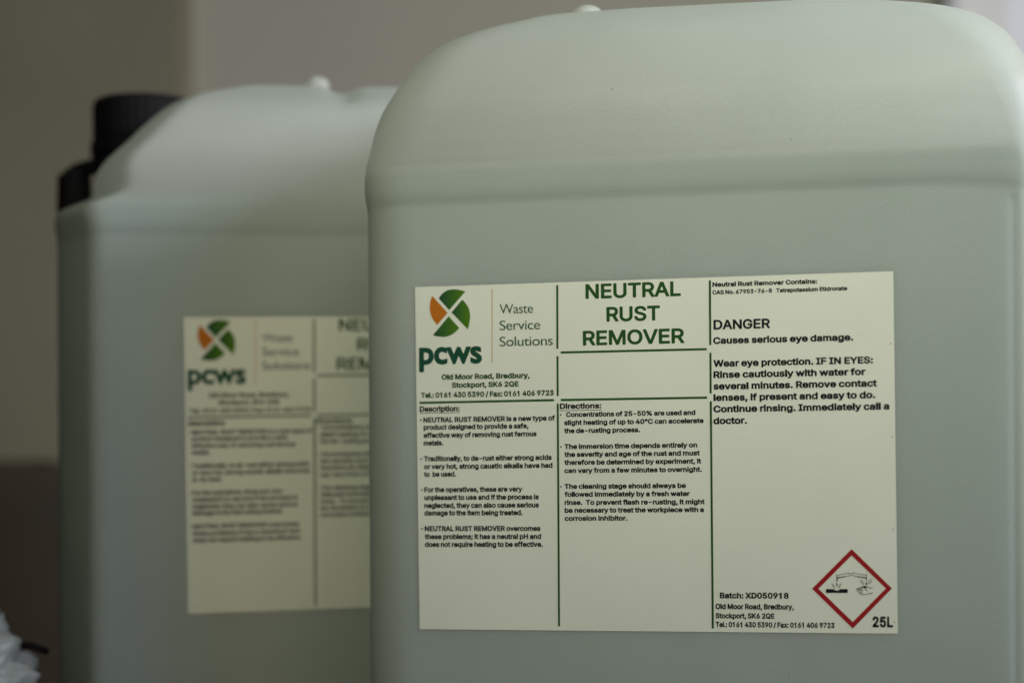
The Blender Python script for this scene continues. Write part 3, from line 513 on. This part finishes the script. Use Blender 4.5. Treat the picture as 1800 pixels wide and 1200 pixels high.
def make_label(jug, cx, cz, yface):
    q = [Vector(c) for c in QUAD]
    def place(u, v, d):
        p = (1 - u) * (1 - v) * q[0] + u * (1 - v) * q[1] + u * v * q[2] + (1 - u) * v * q[3]
        return (cx + p.x / 1000, yface - d, cz + p.y / 1000)
    # the sheet: thin paper with thickness
    nx, nz = 42, 30
    vs = []; fs = []
    for side, d in ((0, 0.00016), (1, 0.00002)):
        for j in range(nz + 1):
            for i in range(nx + 1):
                vs.append(place(i / nx, j / nz, d))
    N = (nx + 1) * (nz + 1)
    for j in range(nz):
        for i in range(nx):
            a = j * (nx + 1) + i
            fs.append((a, a + nx + 1, a + nx + 2, a + 1))
            fs.append((N + a, N + a + 1, N + a + nx + 2, N + a + nx + 1))
    rim = [i for i in range(nx + 1)] + [(j) * (nx + 1) + nx for j in range(1, nz + 1)] + [nz * (nx + 1) + i for i in range(nx - 1, -1, -1)] + [j * (nx + 1) for j in range(nz - 1, 0, -1)]
    for k in range(len(rim)):
        a, b = rim[k], rim[(k + 1) % len(rim)]
        fs.append((a, b, N + b, N + a))
    sheet = link('paper_label', mesh(vs, fs), M['paper'], jug)
    blocks = {}
    for blk, body, x0, x1, y, cap, font in TEXT:
        blocks.setdefault(blk, Print()).text(body, x0, x1, y, cap, font)
    for a, b in UNDER:
        blk = 'description_text' if a[0] < 50 else 'directions_text'
        blocks[blk].line([a, b], 0.22)
    inks = dict(company_text='dark_green', logo_text='dark_green', address_text='text_green', title_text='green')
    for blk, pr in blocks.items():
        pr.build(blk, M[inks.get(blk, 'ink')], sheet, place)
    for a, b in RULES:
        pr = Print(); pr.line([a, b], 0.92)
        pr.build('rule_line', M['green'], sheet, place)
    pr = Print(); pr.line(ORANGE, 0.28); pr.build('rule_line', M['orange'], sheet, place)['label'] = 'thin orange upright rule'
    for k, pts in enumerate(LOGO):
        pr = Print(); pr.poly(pts)
        xs = [p[0] for p in pts]
        pr.build('logo_segment', M['orange'] if k == 3 else M['logo'], sheet, place, (min(xs) - .5, max(xs) - 1.2))
    for k, (x, y) in enumerate(SPECKS):
        pr = Print(); pr.disc(x, y, 0.22 if k < 4 else 0.12)
        pr.build('ink_speck', M['ink'], sheet, place)
    # corrosive diamond
    O, I = DIAM
    pr = Print()
    for k in range(4):
        pr.poly([O[k], O[(k + 1) % 4], I[(k + 1) % 4], I[k]])
    pr.build('hazard_diamond', M['red'], sheet, place)
    P = lambda *pts: [(171.01 + x * 0.03285, 110.03 + y * 0.03296) for x, y in pts]
    pr = Print(); w = 0.20
    # burnt bar with a notch
    notch = [(398, 602)] + [(435 - 36 * math.cos(t * math.pi / 8), 600 + 20 * math.sin(t * math.pi / 8)) for t in range(1, 8)] + [(472, 602)]
    top = P((296, 602), *notch, (570, 602))
    bot = P((296, 650), *[(x, 650) for x, _ in notch], (570, 650))
    for i in range(len(top) - 1):
        pr.poly([top[i], top[i + 1], bot[i + 1], bot[i]])
    def arc(cx_, cy_, r_, a0, a1, n=8):
        return [(cx_ + r_ * math.cos(R(a0 + (a1 - a0) * i / n)), cy_ + r_ * math.sin(R(a0 + (a1 - a0) * i / n))) for i in range(n + 1)]
    # left tube
    pr.line(P((438, 432), (585, 402), *arc(588, 419, 17, -80, 80), (440, 462)), w, 1)
    pr.line(P((429, 413), (433, 440), (437, 472)), w, 2)
    pr.poly(P((437, 455), (545, 441), (545, 449), (437, 470)), 3)
    pr.poly(P((431, 468), (446, 468), (442, 505), (436, 515), (430, 500)), 4)
    pr.poly(P((434, 515), (443, 545), (441, 560), (434, 568), (427, 560), (426, 545)), 5)
    # right tube
    pr.line(P((802, 430), (645, 399), *arc(640, 416, 17, -80, -260), (800, 458)), w, 1)
    pr.line(P((811, 411), (808, 440), (805, 470)), w, 2)
    pr.poly(P((690, 441), (804, 452), (804, 466), (690, 450)), 3)
    pr.poly(P((798, 466), (812, 466), (812, 490), (807, 500), (800, 488)), 4)
    pr.poly(P((806, 505), (815, 532), (813, 546), (806, 553), (799, 546), (798, 532)), 5)
    # vapour
    for z in (((368, 530), (382, 545), (378, 555), (395, 572), (398, 586)), ((388, 548), (400, 560), (398, 572), (410, 596)),
              ((494, 525), (484, 540), (488, 550), (472, 568), (470, 580)), ((470, 540), (464, 556), (466, 566), (452, 592)),
              ((730, 484), (742, 500), (738, 512), (752, 530), (755, 546)), ((752, 490), (762, 506), (760, 516), (772, 532), (776, 548)),
              ((880, 474), (868, 490), (870, 502), (856, 518), (850, 538)), ((850, 480), (840, 496), (843, 508), (832, 524), (830, 536))):
        pr.line(P(*z), w * 0.95, 6)
    # hand
    for z in (((885, 587), (850, 586), (830, 574), (812, 570)), ((812, 572), (800, 566), (760, 568), (735, 582), (700, 590), (683, 602), (682, 612), (700, 622), (705, 634), (722, 645), (728, 658), (755, 668), (800, 667), (850, 655), (886, 647)),
              ((700, 602), (735, 600), (768, 603)), ((704, 620), (730, 616), (758, 622)), ((722, 643), (745, 638), (762, 642)),
              ((780, 582), (792, 602), (806, 614), (822, 620)), ((735, 584), (752, 575), (775, 580), (795, 590))):
        pr.line(P(*z), w, 7)
    pr.poly(P((752, 570), (780, 564), (812, 570), (806, 582), (770, 580)), 8)
    pr.build('hazard_pictogram', M['ink'], sheet, place)
    return sheet

# ------------------------------------------------------------------ jerrycan
DEPTH = 0.235
def smooth_interp(z, pts, s=0.0025):
    xs = [p[0] for p in pts]; ys = [p[1] for p in pts]
    acc = 0; wt = 0
    for k in range(-6, 7):
        w = math.exp(-(k / 3) ** 2)
        acc += w * np.interp(z + k * s / 3, xs, ys); wt += w
    return acc / wt

def section(xl, xr, yf, yb, rfl, rfr, rb, chamfer=False, nc=9, ns=44, nd=24):
    """closed rounded-rectangle ring, counter-clockwise from above, front first"""
    p = []
    def corner(cx, cy, r, a0, a1):
        for i in range(nc + 1):
            a = R(a0 + (a1 - a0) * i / nc)
            p.append((cx + r * math.cos(a), cy + r * math.sin(a)))
    def side(a, b, n):
        for i in range(1, n):
            t = i / n
            p.append((a[0] + (b[0] - a[0]) * t, a[1] + (b[1] - a[1]) * t))
    if chamfer:
        # front left corner: a rounded-off chamfer running back to the side wall
        cx_, cy_ = rfl * 0.84, rfl * 2.0
        P0 = Vector((xl, yf + cy_)); P1 = Vector((xl + cx_, yf))
        S0 = Vector((xl, yf + cy_ + 0.012)); S1 = Vector((xl + cx_ + 0.007, yf))
        for s_, c_, e_ in ((S0, P0, P0.lerp(P1, 0.22)), (P0.lerp(P1, 0.86), P1, S1)):
            for i in range(6):
                t = i / 5
                q = s_.lerp(c_, t).lerp(c_.lerp(e_, t), t)
                p.append((q.x, q.y))
    else:
        corner(xl + rfl, yf + rfl, rfl, 180, 270)
        S0 = Vector((xl, yf + rfl)); S1 = Vector((xl + rfl, yf))
    a, b = (S1.x, yf), (xr - rfr, yf)
    ts = [i / ns for i in range(1, ns)] + [1 - q / (b[0] - a[0]) for q in (0.0004, 0.0008, 0.0013, 0.0018, 0.0023, 0.0028, 0.0034, 0.0042, 0.0052)]
    p.extend((a[0] + (b[0] - a[0]) * t, yf) for t in sorted(ts))
    corner(xr - rfr, yf + rfr, rfr, 270, 360)
    side((xr, yf + rfr), (xr, yb - rb), nd)
    corner(xr - rb, yb - rb, rb, 0, 90)
    side((xr - rb, yb), (xl + rb, yb), ns)
    corner(xl + rb, yb - rb, rb, 90, 180)
    side((xl, yb - rb), (xl, S0.y), nd)
    return p

def jug_shell(left, right, top, dips, nub, tilt, inset=0.0, zmax=None, rfr=0.012, chamfer=False):
    H = top
    base = [0.0, 0.002, 0.005, 0.010, 0.018, 0.03, 0.05, 0.09, 0.13, 0.17, 0.21, 0.25, 0.29, 0.32, 0.332]
    zs = base + [0.332 + i * 0.0016 for i in range(1, 40)]
    z = zs[-1]
    while z < H - 0.0004:
        z = min(H - 0.0004, z + 0.0014); zs.append(z)
    if zmax is not None:
        zs = [z for z in zs if z < zmax] + [zmax]
    front = [(0, 0.0), (0.3430, 0.0), (0.3447, 0.0), (0.3466, 0.0007), (0.3500, 0.0011), (0.3590, 0.0015), (0.3640, 0.0016), (0.371, 0.0015), (0.382, 0.0010), (0.393, -0.0001), (0.403, -0.0030), (0.411, -0.0068), (H - 0.008, -0.0145), (H - 0.003, -0.026), (H, -0.045)]
    sidep = [(0, 0.0), (0.3430, 0.0), (0.3520, 0.0012), (0.366, 0.0014), (0.380, 0.0010), (0.40, 0.0), (H, 0.0)]
    xr_low = right[0][1]
    rings = []
    for z in zs:
        bt = max(0.0, (0.012 - z) / 0.012)
        bot = 0.010 * (1 - math.sqrt(max(0, 1 - bt * bt)))
        fo = smooth_interp(z, front, 0.0009 if z < 0.37 else 0.0009 + 0.4 * min(0.02, z - 0.37)); so = smooth_interp(z, sidep, 0.0014)
        xl = smooth_interp(z, left) + bot - so + inset
        xr = smooth_interp(z, right) - bot + so - inset
        yf = -DEPTH / 2 + bot - fo + inset
        yb = DEPTH / 2 - bot + fo - inset
        k = np.interp(z, [0.35, 0.39, H], [0, 0.012, 0.020])
        rings.append([(x, y, z) for x, y in section(xl, xr, yf, yb, (0.0245 - k * .62) if chamfer else 0.025 + k * .5, rfr + k, 0.026 + k * .5, chamfer)])
    n = len(rings[0])
    # crown: shrink the last ring towards its middle
    last = rings[-1]
    mx = sum(p[0] for p in last) / n; my = sum(p[1] for p in last) / n
    zl = zs[-1]
    for t, dz in ((0.90, 0.0006), (0.75, 0.0009), (0.5, 0.001), (0.25, 0.001)):
        rings.append([(mx + (p[0] - mx) * t, my + (p[1] - my) * t, zl + (dz if zmax is None else 0)) for p in last])
    verts = [p for r in rings for p in r] + [(mx, my, zl + (0.001 if zmax is None else 0))]
    faces = []
    for j in range(len(rings) - 1):
        for i in range(n):
            a = j * n + i; b = j * n + (i + 1) % n
            faces.append((a, b, b + n, a + n))
    t0 = (len(rings) - 1) * n
    for i in range(n):
        faces.append((t0 + i, t0 + (i + 1) % n, len(verts) - 1))
    faces.append(tuple(reversed(range(n))))
    out = []
    for x, y, z in verts:
        w = min(1, max(0, (z - 0.385) / 0.03))
        dz = 0
        if zmax is None:
            dz = tilt(x) * w
            for dx, dd, sg in dips:
                if y < 0.02:
                    dz -= min(1, max(0, (z - 0.400) / 0.022)) ** 2 * dd * math.exp(-((x - dx) / sg) ** 2)
        # softly bulging, slightly uneven panels
        yy = y
        if abs(y) > DEPTH * 0.3 and z < 0.345:
            pass
        u = noise.noise(Vector((x * 7, y * 7, z * 7))) * 0.0006
        if z > 0.36 or y > 0:
            yy = y + u
            x = x + u
        if y < -DEPTH / 2 + 0.02 and z < 0.40:
            drop = 0.0032 * max(0, (x - 0.108) / 0.040) ** 2
            if drop > 0:
                yy -= smooth_interp(z + drop, front, 0.0009) - smooth_interp(z, front, 0.0009)
            if z < 0.343 - drop and inset == 0:
                yy += 0.0008 * math.exp(-((x - (xr_low - 0.0074)) / 0.0020) ** 2) * min(1, (0.343 - drop - z) / 0.004)
        out.append((x, yy, z + dz))
    return mesh(out, faces)

def dome(cx, cy, cz, rx, ry, rz, m, parent, name):
    bm = bmesh.new()
    bmesh.ops.create_uvsphere(bm, u_segments=24, v_segments=14, radius=1)
    for v in bm.verts:
        v.co = Vector((cx + v.co.x * rx, cy + v.co.y * ry, cz + v.co.z * rz))
    return link(name, from_bm(bm), m, parent, True)

def lathe(profile, n=64, rib=0.0, ribs=0, ribz=(0, 0)):
    vs = []; fs = []
    for r, z in profile:
        for i in range(n):
            a = 2 * math.pi * i / n
            rr = r
            if ribs and ribz[0] <= z <= ribz[1]:
                rr += rib * (1 if (i * ribs * 2 // n) % 2 else -1)
            vs.append((rr * math.cos(a), rr * math.sin(a), z))
    for j in range(len(profile) - 1):
        for i in range(n):
            a = j * n + i; b = j * n + (i + 1) % n
            fs.append((a, b, b + n, a + n))
    fs.append(tuple(reversed(range(n))))
    fs.append(tuple(range((len(profile) - 1) * n, len(profile) * n)))
    return mesh(vs, fs)

def tube(points, rad, n=10, flat=1.0):
    """tube along a polyline"""
    vs = []; fs = []
    P = [Vector(p) for p in points]
    for i, p in enumerate(P):
        d = (P[min(i + 1, len(P) - 1)] - P[max(i - 1, 0)]).normalized()
        u = d.cross(Vector((0, 1, 0)))
        if u.length < 0.1: u = d.cross(Vector((1, 0, 0)))
        u.normalize(); v = d.cross(u)
        for k in range(n):
            a = 2 * math.pi * k / n
            vs.append(p + u * rad * math.cos(a) * flat + v * rad * math.sin(a))
    for i in range(len(P) - 1):
        for k in range(n):
            a = i * n + k; b = i * n + (k + 1) % n
            fs.append((a, b, b + n, a + n))
    fs.append(tuple(reversed(range(n)))); fs.append(tuple(range((len(P) - 1) * n, len(P) * n)))
    return mesh(vs, fs)

def make_jug(label, loc, rz, left, right, top, dips, nub, tilt, level, label_pos, cap, rfr, chamfer):
    t = thing('jerrycan', label, 'plastic jerrycan', loc, rz, 'plastic jerrycans standing side by side')
    link('body', jug_shell(left, right, top, dips, nub, tilt, rfr=rfr, chamfer=chamfer), M['hdpe'], t, True)
    link('liquid', jug_shell(left, right, top, [], None, lambda x: 0, inset=0.0016, zmax=level, rfr=rfr, chamfer=chamfer), M['liquid'], t, True)
    # grip of the moulded handle running back over the top, with its end nub
    nx, ny, nz, nr = nub
    dome(nx, ny, nz, nr, nr * 1.1, nr * 0.75, M['hdpe'], t, 'handle_nub')
    link('handle', tube([(nx + 0.012 + i * 0.006, 0.01, top - 0.004 + 0.004 * math.sin(i / 12 * math.pi)) for i in range(13)], 0.011, 16), M['hdpe'], t, True)
    # neck, screw cap and its tethered plug on the cut-away corner
    cx_, cy_, cb = cap
    nk = link('neck', lathe([(0.0245, cb - 0.030), (0.0245, cb + 0.010)]), M['hdpe'], t, False)
    nk.location = (cx_, cy_, 0)
    c = link('screw_cap', lathe([(0.0275, cb - 0.004), (0.0292, cb - 0.003), (0.0292, cb + 0.004), (0.0272, cb + 0.0055), (0.0278, cb + 0.007), (0.0278, cb + 0.024), (0.0265, cb + 0.0275), (0.0235, cb + 0.029), (0.001, cb + 0.0292)], 144, 0.0002, 36, (cb + 0.0069, cb + 0.0245)), M['black'], t, False)
    c.location = (cx_, cy_, 0)
    ring = link('cap_ring', lathe([(0.0262, cb - 0.010), (0.0285, cb - 0.010), (0.0285, cb - 0.0045), (0.0262, cb - 0.0045)]), M['black'], t)
    ring.location = (cx_, cy_, 0)
    px, pz = cx_ - 0.0380, cb - 0.016
    link('tether_strap', tube([(cx_ - 0.012, cy_ - .004, cb - 0.009), (cx_ - 0.022, cy_ - .004, cb - 0.009), (cx_ - 0.028, cy_ - .004, cb - 0.010), (px + 0.007, cy_, pz + 0.006), (px + 0.001, cy_, pz + 0.004), (px - 0.004, cy_, pz - 0.002)], 0.0046, 12, 1.0), M['black'], t, True)
    pb = bmesh.new()
    bmesh.ops.create_cone(pb, segments=32, radius1=0.0100, radius2=0.0092, depth=0.0265, cap_ends=True)
    bmesh.ops.bevel(pb, geom=[e for e in pb.edges if len(e.link_faces) == 2 and any(len(f.verts) > 4 for f in e.link_faces)], offset=0.003, segments=3, affect='EDGES')
    pl = link('vent_plug', from_bm(pb), M['black'], t, False)
    pl.location = (px, cy_, pz - 0.0085)
    make_label(t, label_pos[0], label_pos[1], -DEPTH / 2)
    return t

def place_jug(face_centre, psi, label_x):
    """world base position of a jug whose label centre is at face_centre"""
    x = Vector((math.cos(psi), math.sin(psi), 0)); n = Vector((math.sin(psi), -math.cos(psi), 0))
    p = Vector((*face_centre, 0)) - x * label_x - n * (DEPTH / 2)
    return (p.x, p.y, 0)

RIDGE = 0.345
# near can
psi = -0.338341
make_jug('large translucent white jerrycan in front with its whole white label readable',
         place_jug((0.05693, 0.90700), psi, -0.0085), psi,
         [(0, -0.1445), (0.362, -0.1445), (0.372, -0.1425), (0.380, -0.1412), (0.388, -0.1388), (0.400, -0.1325), (0.412, -0.1245), (0.419, -0.1175), (0.4235, -0.110), (0.4275, -0.099), (0.431, -0.083)],
         [(0, 0.1520), (0.376, 0.1515), (0.390, 0.1495), (0.402, 0.145), (0.413, 0.138), (0.4215, 0.127), (0.4255, 0.117), (0.4285, 0.104), (0.4300, 0.090), (0.431, 0.070)],
         0.431, [], (-0.047, -0.075, 0.4295, 0.0075), lambda x: -0.020 * max(0, x + 0.02),
         RIDGE + 0.0145, (-0.0085, CAM_Z - 0.01702), (-0.092, 0.02, 0.3960), 0.005, False)
# far can
psi = 0.150286
make_jug('translucent white jerrycan with visible black screw cap, blurred and half hidden behind the front one',
         place_jug((-0.06191, 1.10002), psi, 0.0265), psi,
         [(0, -0.1445), (0.3575, -0.1445), (0.3610, -0.1415), (0.3630, -0.1330), (0.3645, -0.1270), (0.3680, -0.1245), (0.378, -0.1235), (0.385, -0.1190), (0.3945, -0.1085), (0.403, -0.1000), (0.4125, -0.0895), (0.4185, -0.0815), (0.4225, -0.069), (0.426, -0.05)],
         [(0, 0.1445), (0.376, 0.1445), (0.391, 0.1425), (0.400, 0.138), (0.412, 0.126), (0.418, 0.115), (0.4215, 0.104), (0.426, 0.085)],
         0.426, [(0.0045, 0.0042, 0.0080)], (-0.008, -0.070, 0.4275, 0.0070), lambda x: 0,
         RIDGE + 0.0185, (0.0265, CAM_Z - 0.02291), (-0.1005, 0.0, 0.4005), 0.020, True)

# ------------------------------------------------------------------ crumpled bag at the left
def make_bag():
    t = thing('plastic_bag', 'crumpled white polythene bag with black tie at the bottom left corner', 'plastic bag', (-0.313, 1.03, 0))
    bm = bmesh.new()
    bmesh.ops.create_icosphere(bm, subdivisions=6, radius=1)
    rnd = random.Random(4)
    planes = [(Vector((rnd.uniform(-1, 1), rnd.uniform(-1, 1), rnd.uniform(-.6, 1))).normalized(), rnd.uniform(1.0, 1.25)) for _ in range(70)]
    for v in bm.verts:
        d = v.co.normalized()
        r = (abs(d.x) ** 6 + abs(d.y) ** 6 + abs(d.z) ** 6) ** (-1 / 6)
        for n_, h in planes:
            c = d.dot(n_)
            if c > 0.05: r = min(r, h / c)
        q = d * 2.6
        for a_, f_ in ((0.11, 1.7), (0.075, 3.6), (0.035, 8.0)):
            r += a_ * (0.25 - abs(noise.noise(q * f_ + Vector((3, 1, 7)))) * 1.6)
        z = 0.088 + d.z * 0.084 * r
        v.co = Vector((d.x * 0.090 * r + (z - 0.15) * 0.30, d.y * 0.075 * r, max(z, 0.001)))
    for f in bm.faces: f.smooth = True
    link('body', from_bm(bm), M['bag'], t)
    link('tie', tube([(0.058, 0.026, 0.1415), (0.076, 0.026, 0.1395), (0.0800, 0.026, 0.1380), (0.0830, 0.028, 0.1365)], 0.0018, 8), M['black'], t, True)
    return t
make_bag()

# ------------------------------------------------------------------ the place
structure('worktop', box_mesh(-1.6, 1.6, 0.3, 2.6, -0.04, 0.0, 0.004), M['top'])
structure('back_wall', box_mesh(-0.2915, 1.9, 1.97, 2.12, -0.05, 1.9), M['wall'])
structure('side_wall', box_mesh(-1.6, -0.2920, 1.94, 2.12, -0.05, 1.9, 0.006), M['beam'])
w = thing('wooden_crate', 'dark brown wooden crate standing behind the far jerrycan at the left wall', 'crate', (-0.475, 1.66, 0), R(24))
for y in (-0.016, 0.2):
    link('side_board', box_mesh(-0.16, 0.16, y, y + 0.016, 0.002, 0.214, 0.002), M['brown'], w)
for sx in (-1, 1):
    link('end_board', box_mesh(min(sx * 0.16, sx * 0.145), max(sx * 0.16, sx * 0.145), 0.0005, 0.1995, 0.002, 0.213, 0.002), M['brown'], w)
# window at the right end of the back wall: frame, added glowing strip for the daylit reveal, and bright pane
wn = thing('window', 'bright window with added glowing strip at the far right behind the near jerrycan', 'window', (0.763, 1.969, 0.40))
link('glow_strip', box_mesh(-0.352, -0.307, -0.010, -0.004, 0.0, 1.2), M['glow_strip'], wn)
link('frame', box_mesh(-0.366, -0.353, -0.020, 0.0, 0.0, 1.2, 0.003), M['pale'], wn)
link('pane', box_mesh(-0.306, 0.30, -0.012, -0.006, 0.02, 1.18), M['pane'], wn)
link('frame', box_mesh(0.30, 0.34, -0.030, 0.0, 0.0, 1.2, 0.003), M['pale'], wn)
link('sill', box_mesh(-0.36, 0.36, -0.08, 0.0, -0.03, -0.001, 0.003), M['pale'], wn)
